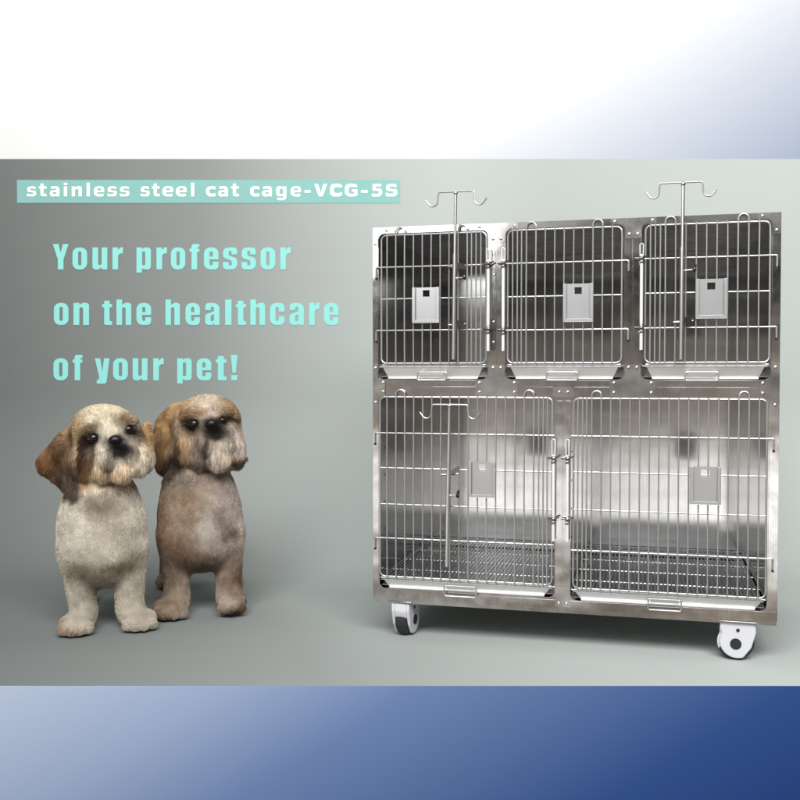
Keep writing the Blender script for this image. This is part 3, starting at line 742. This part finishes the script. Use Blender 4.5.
def paint(P, base, spots, seed):
    """coat colours with some body shading: base plus soft patches; P in layout units (x, depth, z)"""
    wob = np.stack([vnoise(P, 7, seed) - .5, vnoise(P, 7, seed + 1) - .5], -1) * np.where(P[:, 2:3] > 140, 3.0, 7.0) + np.stack([vnoise(P, 2.5, seed + 2) - .5, vnoise(P, 2.5, seed + 3) - .5], -1) * 3
    col = np.tile(np.array(base, np.float32), (len(P), 1))
    mott = (vnoise(P, 14, seed + 7) - .5) * 0.22 + (vnoise(P, 6, seed + 5) - .5) * (0.3 if seed < 150 else 0.55) + (vnoise(P, 3, seed + 6) - .5) * 0.14
    x = P[:, 0] + wob[:, 0]; z = P[:, 2] + wob[:, 1]
    for sp in spots:
        cx, cz, rx, rz, ang, c, al = sp[:7]; dmax = sp[7] if len(sp) > 7 else 40
        ca, sa = math.cos(R(ang)), math.sin(R(ang))
        dx, dz = x - cx, z - cz
        u_ = (dx * ca + dz * sa) / rx; v_ = (-dx * sa + dz * ca) / rz
        m = np.exp(-(u_ * u_ + v_ * v_) ** np.where(cz > 139, 2.2, 1.3) * 0.7) * al * (P[:, 1] < dmax)
        col = col * (1 - m[:, None]) + np.array(c, np.float32) * m[:, None]
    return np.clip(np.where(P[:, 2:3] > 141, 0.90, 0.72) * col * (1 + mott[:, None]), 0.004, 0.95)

def coat_material(name, attr, hair=False):
    m, t, b_ = newmat(name)
    at = t.nodes.new('ShaderNodeAttribute'); at.attribute_name = attr
    t.links.new(at.outputs['Color'], b_.inputs['Base Color'])
    b_.inputs['Roughness'].default_value = 0.55 if hair else 0.9
    b_.inputs['Specular IOR Level'].default_value = 0.25 if hair else 0.05
    return m
M_skin = coat_material('short_coat', 'coat'); M_fur = coat_material('fur_strands', 'coat', True)
M_eye = plain('dark_eye', (0.010, 0.006, 0.004), 0.05, spec=0.35, var=0.2)
M_nose = plain('nose_leather', (0.006, 0.005, 0.006), 0.26, spec=0.28, var=0.3, scale=250, bump=0.6)

def make_dog(name, label, px, py, Y, prims, base, spots, head, lens, eyes, nose, seed, n_hair, lo, hi):
    """prims in layout units: x across, y depth away from viewer, z above the paws; origin between the front paws"""
    phi = math.atan2(px - 400, 971)
    X, _ = wall_xz(px, py, Y)
    root = empty('dog', (X, Y, 0.0), -phi)
    tag(root, label, 'dog')
    k = Y / 971; kx = k * math.cos(phi)
    S = np.array([kx, k, k], np.float32); O = np.array([px, 0, 0], np.float32)
    V, Q = surface_nets(prims, lo, hi, 1.6)
    N = grad(V, prims); V = V - N * sdf(V, prims)[:, None] * 0.9
    me = bpy.data.meshes.new('body')
    me.from_pydata(((V - O) * S).tolist(), [], Q.tolist()); me.validate()
    me.polygons.foreach_set('use_smooth', [True] * len(me.polygons))
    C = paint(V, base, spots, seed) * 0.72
    ca = me.color_attributes.new('coat', 'FLOAT_COLOR', 'POINT')
    ca.data.foreach_set('color', np.concatenate([C, np.ones((len(C), 1), np.float32)], 1).astype(np.float32).ravel())
    me.materials.append(M_skin)
    link(bpy.data.objects.new('body', me), root)
    # ---- hair roots: area-weighted over faces
    A, B, Cc, Dd = (V[Q[:, i]] for i in range(4))
    area_ = np.linalg.norm(np.cross(Cc - A, Dd - B), axis=1)
    cen = (A + B + Cc + Dd) / 4; nf = grad(cen, prims)
    wgt = area_ * np.where(nf[:, 1] > 0.35, 0.22, 1.0) * np.where(cen[:, 1] > 30, 0.4, 1.0) * np.where(cen[:, 2] > 140, 1.6, 1.0)
    fi = rng.choice(len(Q), n_hair, p=wgt / wgt.sum())
    u_, v_ = rng.random((2, n_hair, 1)).astype(np.float32)
    P = (A[fi] * (1 - u_) + B[fi] * u_) * (1 - v_) + (Dd[fi] * (1 - u_) + Cc[fi] * u_) * v_
    Nn = grad(P, prims)
    # flow
    flow = np.tile(np.array([0, 0.0, -1.0], np.float32), (n_hair, 1))
    hx, hy, hz = head['c']; isH = 1 / (1 + np.exp(-(P[:, 2] - head['zneck']) / 2.5))
    rad = P - np.array(head['nose'], np.float32); rad /= np.maximum(np.linalg.norm(rad, axis=1, keepdims=True), 1e-3)
    lowf = np.clip((head['nose'][2] + 4 - P[:, 2]) / 14, 0, 1)[:, None]
    hf = rad * (1 - 0.65 * lowf) + np.array([0, 0, -1.0], np.float32) * (0.25 + 0.9 * lowf)
    flow = flow * (1 - isH[:, None]) + hf * isH[:, None]
    clump = np.stack([vnoise(P, 5, seed + 11), vnoise(P, 5, seed + 12), vnoise(P, 5, seed + 13)], -1) - .5
    flow = flow + clump * np.where(isH[:, None] > .5, 0.35, 0.8) + rng.normal(0, 0.10, (n_hair, 3)) + np.array([0, -1.6, 0], np.float32) * np.clip(1 - P[:, 2:3] / 24, 0, 1)
    flow = flow - (flow * Nn).sum(1, keepdims=True) * Nn
    flow /= np.maximum(np.linalg.norm(flow, axis=1, keepdims=True), 1e-3)
    L = np.full(n_hair, lens['body'], np.float32)
    L = L * (1 - isH) + lens['skull'] * isH
    for (cx, cz, rx, rz, ln) in lens['spots']:
        m = np.exp(-(((P[:, 0] - cx) / rx) ** 2 + ((P[:, 2] - cz) / rz) ** 2) ** 2)
        L = L * (1 - m) + ln * m
    L *= rng.uniform(0.6, 1.15, n_hair) * (0.8 + 0.4 * vnoise(P, 4, seed + 20))
    L = np.where(P[:, 2] < 8, np.minimum(L, np.maximum(1.5, P[:, 2] * 0.7)), L)
    lift = np.where(isH > 0.5, 0.16, 0.22)[:, None] + rng.normal(0, 0.06, (n_hair, 1))
    npt = 5; pts = np.empty((n_hair, npt, 3), np.float32)
    d0 = Nn * lift * 1.3 + flow; d0 /= np.linalg.norm(d0, axis=1, keepdims=True)
    d1 = Nn * lift * 0.25 + flow + np.array([0, 0, -0.25], np.float32); d1 /= np.linalg.norm(d1, axis=1, keepdims=True)
    pos = P - Nn * 0.4; pts[:, 0] = pos
    for i in range(1, npt):
        t = (i - .5) / (npt - 1); d = d0 * (1 - t) + d1 * t
        pos = pos + d * (L / (npt - 1))[:, None]; pts[:, i] = pos
    pts[..., 2] = np.maximum(pts[..., 2], 0.4)
    # keep eyes and nose clear
    keep = np.ones(n_hair, bool)
    for (ex, ez, er) in eyes + [(nose[0], nose[1], nose[2] * 0.95)]:
        keep &= ~((np.hypot(P[:, 0] - ex, P[:, 2] - ez) < er * 0.95) & (P[:, 1] < 5))
        tip = pts[:, -1]
        keep &= ~((np.hypot(tip[:, 0] - ex, tip[:, 2] - ez) < er * 0.85) & (P[:, 1] < 5))
    pts = pts[keep]; P = P[keep]; n_ = len(P)
    col = paint(pts[:, 2] * 0.6 + P * 0.4, base, spots, seed) * np.where(P[:, 2:3] > 138, rng.uniform(0.62, 1.32, (n_, 1)), rng.uniform(0.8, 1.18, (n_, 1))) * (1 + (vnoise(P * np.array([1, 1, 0.16], np.float32), 1.5, seed + 40)[:, None] - .5) * np.where(P[:, 2:3] > 138, 0.75, 0.25)) * (1 + (vnoise(P, 3, seed + 30)[:, None] - .5) * 0.25)
    hc = bpy.data.hair_curves.new('fur')
    hc.add_curves([npt] * n_)
    W_ = (pts - O) * S
    hc.attributes['position'].data.foreach_set('vector', W_.reshape(-1, 3).astype(np.float32).ravel())
    ra = hc.attributes.get('radius') or hc.attributes.new('radius', 'FLOAT', 'POINT')
    taper = np.array([1.0, 0.95, 0.8, 0.55, 0.12], np.float32) * 0.00062
    ra.data.foreach_set('value', np.tile(taper, n_))
    cc = hc.attributes.new('coat', 'FLOAT_COLOR', 'CURVE')
    cc.data.foreach_set('color', np.concatenate([col, np.ones((n_, 1))], 1).astype(np.float32).ravel())
    hc.materials.append(M_fur)
    link(bpy.data.objects.new('fur', hc), root)
    # ---- eyes and nose sit on the surface
    def front(x, z):
        ys = np.arange(-80, 30, 0.25, dtype=np.float32)
        q = np.stack([np.full_like(ys, x), ys, np.full_like(ys, z)], -1); s_ = sdf(q, prims)
        return ys[np.argmax(s_ < 0)]
    for (ex, ez, er) in eyes:
        y = front(ex, ez) + er * 0.5
        c = (np.array([ex, y, ez]) - O) * S
        e = MB(); e.ball(tuple(float(t) for t in c), er * k, 24, 16); e.build('eye', M_eye, root)
    nx_, nz_, nr = nose
    y = front(nx_, nz_) - 0.5
    c = (np.array([nx_, y, nz_]) - O) * S
    e = MB(); c = [float(t) for t in c]; q = nr * k
    e.ball(c, q, 24, 16, s=(1.0, 0.7, 0.8))
    e.ball((c[0] - q * .48, c[1] - q * .18, c[2] - q * .22), q * 0.46, 16, 12, s=(1, .8, .8)); e.ball((c[0] + q * .48, c[1] - q * .18, c[2] - q * .22), q * 0.46, 16, 12, s=(1, .8, .8))
    e.build('nose', M_nose, root)
    return root

def E_(c, r_, rot=None, k=8): return ('e', c, r_, rot, k)
def Cp(a, b_, ra, rb, k=8): return ('c', a, b_, ra, rb, k)
L_ = lin
# prims: (x, depth, z)
F1 = 628.
d1 = [
    E_((103, 4, 99), (46, 38, 58)), E_((101, 4, 138), (31, 28, 30), k=16), E_((103, 0, 75), (42, 34, 31), k=10),
    E_((104, 70, 95), (36, 72, 33), k=14), E_((104, 125, 92), (34, 30, 34), k=12),
    Cp((79, -2, 80), (83, -2, 20), 20, 13, 7), Cp((129, -2, 80), (130, -2, 20), 20.5, 14, 7),
    E_((77, -12, 10), (17, 20, 10), (0, 0, 0), 6), E_((85, -4, 18), (12, 13, 14), k=6),
    E_((139, -12, 10), (18, 20, 10.5), k=6), E_((131, -4, 18), (13, 13, 14), k=6),
    Cp((82, 122, 75), (84, 128, 12), 17, 9, 8), Cp((128, 122, 75), (128, 128, 12), 17, 9, 8),
    E_((84, 122, 7), (11, 17, 7), k=5), E_((128, 122, 7), (11, 17, 7), k=5),
    Cp((104, 150, 118), (108, 158, 140), 8, 5, 6),
    # head
    E_((108, 0, 196), (37, 34, 29), (0, 12, 0), 8), E_((91, -10, 169), (20, 25, 22), k=10), E_((134, -8, 174), (19, 24, 20), k=10),
    E_((112, -20, 182), (26, 20, 22), k=10), E_((119, -34, 181), (15, 13, 10), k=7), E_((123, -30, 165), (14, 13, 14), k=7), E_((106, -28, 168), (10, 12, 17), (0, 12, 0), 6), E_((136, -26, 170), (9, 12, 16), (0, -28, 0), 6),
    E_((142, -4, 172), (13, 18, 17), (0, -30, 0), 8), E_((109, -39, 177), (8, 8, 11), k=5), E_((129, -37, 179), (8, 8, 10), k=5), 
    *[E_((x, y, 7), (5, 5, 5.5), k=5) for x, y in ((64, -26), (72, -31), (81, -31), (89, -26), (127, -27), (135, -31), (144, -31), (152, -26))],
    E_((96, -26, 203), (12, 8, 6), k=8), E_((128, -24, 210), (11, 8, 5), k=8),
    # ears
    Cp((68, 5, 193), (51, 8, 168), 7, 11, 5), Cp((50, 8, 165), (68, 6, 148), 10, 8, 5), Cp((68, 4, 182), (71, 4, 148), 9, 8, 5),
    E_((149, 6, 184), (7, 9, 21), k=4),
]
base1 = L_(209, 198, 180)
def S_(x, y, rx, ry, ang, c, al, floor=F1, dmax=40): return (x, floor - y, rx, ry, ang, L_(*c), al, dmax)
sp1 = [
    S_(74, 522, 18, 26, 0, (236, 228, 210), .8), S_(132, 522, 16, 24, 0, (230, 221, 203), .7), S_(105, 545, 12, 12, 0, (226, 216, 198), .6), S_(130, 600, 12, 20, 0, (222, 210, 190), .6),  # paler shoulders, chest and foreleg: light on the body painted into the coat
    S_(103, 503, 16, 10, 0, (142, 124, 100), .8), S_(80, 565, 13, 10, 0, (138, 122, 102), .85), S_(120, 562, 20, 8, 15, (118, 100, 80), .9), S_(126, 530, 10, 12, 0, (178, 164, 144), .5), S_(93, 590, 8, 22, 0, (150, 138, 122), .5),  # darker neck, armpits and belly: coat marks with shading painted in
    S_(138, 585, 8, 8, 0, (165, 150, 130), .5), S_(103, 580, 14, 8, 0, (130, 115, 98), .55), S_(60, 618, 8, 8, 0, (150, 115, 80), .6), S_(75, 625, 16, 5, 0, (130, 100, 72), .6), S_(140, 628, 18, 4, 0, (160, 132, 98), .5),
    S_(100, 491, 34, 8, 0, (165, 152, 132), .5),  # darker neck band below the chin, shade painted into the coat
    S_(108, 408, 30, 12, 0, (214, 200, 168), .8), S_(73, 425, 14, 16, 0, (184, 154, 108), .85), S_(150, 432, 9, 22, 0, (176, 138, 86), .9), S_(145, 415, 12, 8, 0, (190, 165, 120), .8),
    S_(94, 426, 10, 6, 10, (128, 104, 72), .85), S_(126, 418, 11, 6, 15, (140, 116, 84), .8), S_(112, 425, 6, 8, 0, (226, 214, 186), .8),
    S_(136, 452, 13, 16, 30, (232, 218, 194), .95), S_(90, 462, 15, 22, 0, (218, 200, 168), .85), S_(82, 452, 6, 24, -8, (200, 168, 120), .8),
    S_(82, 478, 7, 8, 0, (190, 140, 88), .7),
    S_(84, 452, 5.5, 19, -8, (44, 28, 18), 1), S_(92, 455, 5, 17, -14, (84, 54, 34), .9), S_(87, 472, 4, 10, 0, (150, 100, 58), .8),
    S_(92, 437, 10.5, 8.5, 20, (24, 17, 13), 1), S_(132, 430, 9, 6, -25, (26, 18, 14), 1), S_(141, 438, 5, 6, -30, (120, 96, 70), .7),
    S_(107, 460, 6, 13, 12, (122, 108, 92), .8), S_(102, 470, 6, 10, 0, (200, 170, 128), .6), S_(112, 476, 4, 8, 0, (186, 134, 84), .7),
    S_(124, 472, 11, 13, 0, (232, 205, 172), .95), S_(133, 480, 4, 6, 0, (196, 140, 92), .6),
    S_(116, 437, 9, 6, 0, (20, 17, 16), 1), S_(121, 445, 15.5, 9.5, -8, (16, 13, 13), 1), S_(103, 448, 5, 9, 10, (222, 208, 188), .8), S_(112, 428, 5, 7, 0, (224, 212, 190), .8),
    S_(54, 460, 24, 34, 0, (112, 76, 44), .97), S_(48, 452, 10, 14, 20, (134, 94, 56), .7), S_(60, 466, 5, 20, 10, (56, 38, 24), .8), S_(72, 474, 9, 17, 0, (84, 70, 58), .92), S_(74, 488, 8, 8, 0, (60, 50, 42), .8), S_(71, 440, 5, 12, 0, (96, 66, 40), .7),
]
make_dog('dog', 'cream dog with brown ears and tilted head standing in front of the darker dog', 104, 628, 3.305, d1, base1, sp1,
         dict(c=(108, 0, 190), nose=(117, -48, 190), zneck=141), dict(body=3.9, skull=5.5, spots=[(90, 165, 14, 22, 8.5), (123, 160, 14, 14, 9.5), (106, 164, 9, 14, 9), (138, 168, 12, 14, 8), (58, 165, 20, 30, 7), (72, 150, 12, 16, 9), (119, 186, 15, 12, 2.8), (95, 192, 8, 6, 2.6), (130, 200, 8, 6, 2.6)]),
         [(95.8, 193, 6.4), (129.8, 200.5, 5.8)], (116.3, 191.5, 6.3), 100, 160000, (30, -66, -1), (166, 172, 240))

F2 = 612.
d2 = [
    E_((200.5, 4, 98), (42.5, 38, 55)), E_((197, 4, 136), (29, 27, 28), k=16), E_((201, 0, 73), (40.5, 34, 29), k=10),
    E_((202, 75, 92), (36, 80, 32), k=14), E_((202, 135, 90), (36, 30, 34), k=12),
    Cp((177, -2, 80), (177, -2, 20), 18, 11.5, 8), Cp((228, -2, 80), (229.5, -2, 20), 17, 12, 8),
    E_((171, -12, 10), (17, 19, 10), k=6), E_((177, -4, 18), (12, 13, 14), k=6), E_((232, -11, 13), (14, 18, 10), k=6), E_((230, -4, 18), (12.5, 13, 14), k=6),
    Cp((174, 130, 75), (163, 132, 14), 17, 9, 8), Cp((232, 130, 75), (239, 132, 14), 17, 9, 8),
    E_((161, 126, 7), (11, 18, 7), k=5), E_((240, 126, 7), (10, 18, 7), k=5),
    Cp((202, 160, 116), (206, 168, 138), 8, 5, 6),
    E_((207, 0, 192), (35, 34, 28), (0, -6, 0), 8), E_((191, -10, 167), (17, 23, 21), k=10), E_((230, -8, 167), (16, 23, 22), k=10),
    E_((210, -20, 180), (24, 20, 20), k=10), E_((216, -34, 182), (14, 12, 9), k=7), E_((219, -30, 163), (15, 13, 16), k=7), E_((202, -27, 165), (9, 12, 17), (0, 8, 0), 6), E_((236, -20, 165), (8, 12, 18), (0, -12, 0), 6),
    E_((207, -38, 175), (7, 8, 11), k=5), E_((226, -36, 176), (8, 8, 11), k=5),
    *[E_((x, y, z), (5, 5, 5.5), k=5) for x, y, z in ((159, -26, 7), (166, -31, 7), (175, -31, 7), (183, -26, 7), (223, -25, 10), (231, -29, 10), (240, -25, 10))],
    E_((195, -26, 202), (12, 8, 6), k=8), E_((222, -26, 205), (11, 8, 5), k=8),
    E_((166, 4, 172), (12, 8, 30), (0, 6, 0), 4), E_((173, 2, 155), (13, 8, 14), k=4), E_((176, 3, 200), (9, 9, 12), (0, 30, 0), 6),
    E_((240, 4, 154), (7, 6, 4), (0, -15, 0), 3),
]
base2 = L_(188, 171, 152)
def T_(*a, **k): return S_(*a, floor=F2, **k)
sp2 = [
    T_(162, 525, 11, 32, 0, (156, 122, 90), .8), T_(236, 500, 12, 34, 0, (198, 188, 184), .7), T_(180, 538, 14, 14, 0, (146, 112, 84), .7), T_(190, 505, 16, 14, 0, (164, 134, 108), .6), T_(207, 520, 8, 12, 0, (226, 214, 200), .9), T_(185, 490, 14, 10, 0, (140, 112, 90), .6), T_(226, 500, 16, 26, 0, (186, 170, 160), .7),
    T_(229, 528, 9, 7, 0, (108, 78, 54), .8), T_(216, 537, 8, 9, 0, (200, 186, 178), .7), T_(203, 562, 22, 10, 0, (96, 78, 66), .85), T_(184, 552, 16, 12, 0, (116, 92, 74), .75), T_(172, 572, 10, 14, 0, (124, 100, 84), .7), T_(236, 562, 10, 14, 0, (140, 118, 102), .6),
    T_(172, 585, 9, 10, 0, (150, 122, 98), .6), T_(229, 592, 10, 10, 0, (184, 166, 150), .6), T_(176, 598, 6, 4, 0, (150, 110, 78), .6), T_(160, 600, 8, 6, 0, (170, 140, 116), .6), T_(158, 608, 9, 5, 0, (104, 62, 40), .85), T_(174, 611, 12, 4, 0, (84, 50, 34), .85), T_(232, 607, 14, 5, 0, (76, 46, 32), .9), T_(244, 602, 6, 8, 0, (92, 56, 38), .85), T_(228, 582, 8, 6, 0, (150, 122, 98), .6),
    T_(198, 474, 32, 8, 0, (140, 122, 110), .6),  # shade below the chin, painted as a darker neck band
    T_(205, 400, 18, 12, 0, (204, 186, 162), .85), T_(178, 404, 14, 14, 0, (188, 156, 110), .9), T_(232, 408, 12, 16, 0, (178, 146, 106), .9), T_(212, 408, 6, 9, 0, (214, 192, 176), .8), T_(196, 411, 12, 5, 10, (150, 116, 78), .85),
    T_(242, 430, 8, 18, 0, (190, 164, 140), .8), T_(235, 440, 10, 18, 0, (204, 188, 178), .85), T_(188, 440, 14, 20, 0, (196, 166, 132), .85), T_(183, 448, 6, 12, 0, (176, 128, 90), .6),
    T_(200, 446, 8, 16, 8, (140, 124, 116), .85), T_(207, 446, 4, 17, -6, (44, 32, 28), .9), T_(195, 458, 8, 5, 0, (110, 92, 80), .7),
    T_(220, 452, 12, 16, 0, (222, 206, 188), .92), T_(233, 456, 3.5, 8, 0, (176, 124, 86), .6),
    T_(192, 422, 10.5, 8, 0, (20, 14, 12), 1), T_(224, 417, 7.5, 4.5, 0, (22, 16, 14), 1), T_(234, 418, 8, 2.2, 5, (46, 34, 28), .85),
    T_(212, 421, 9, 6, 0, (20, 17, 17), 1), T_(216, 427, 14, 8.5, -8, (18, 15, 16), 1),
    T_(160, 440, 15, 34, 0, (150, 114, 74), .95), T_(168, 420, 7, 16, 10, (176, 140, 96), .8), T_(172, 462, 13, 13, 0, (46, 33, 24), .95), T_(158, 452, 6, 18, 0, (110, 80, 52), .7), T_(178, 446, 4, 20, 0, (48, 34, 26), .8),
    T_(240, 458, 9, 5, 0, (56, 44, 36), .9),
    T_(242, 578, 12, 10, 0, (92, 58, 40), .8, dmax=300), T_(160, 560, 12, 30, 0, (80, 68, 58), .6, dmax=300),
]
sp2 = [s if s[7] < 100 else (*s[:7], 300) for s in sp2]
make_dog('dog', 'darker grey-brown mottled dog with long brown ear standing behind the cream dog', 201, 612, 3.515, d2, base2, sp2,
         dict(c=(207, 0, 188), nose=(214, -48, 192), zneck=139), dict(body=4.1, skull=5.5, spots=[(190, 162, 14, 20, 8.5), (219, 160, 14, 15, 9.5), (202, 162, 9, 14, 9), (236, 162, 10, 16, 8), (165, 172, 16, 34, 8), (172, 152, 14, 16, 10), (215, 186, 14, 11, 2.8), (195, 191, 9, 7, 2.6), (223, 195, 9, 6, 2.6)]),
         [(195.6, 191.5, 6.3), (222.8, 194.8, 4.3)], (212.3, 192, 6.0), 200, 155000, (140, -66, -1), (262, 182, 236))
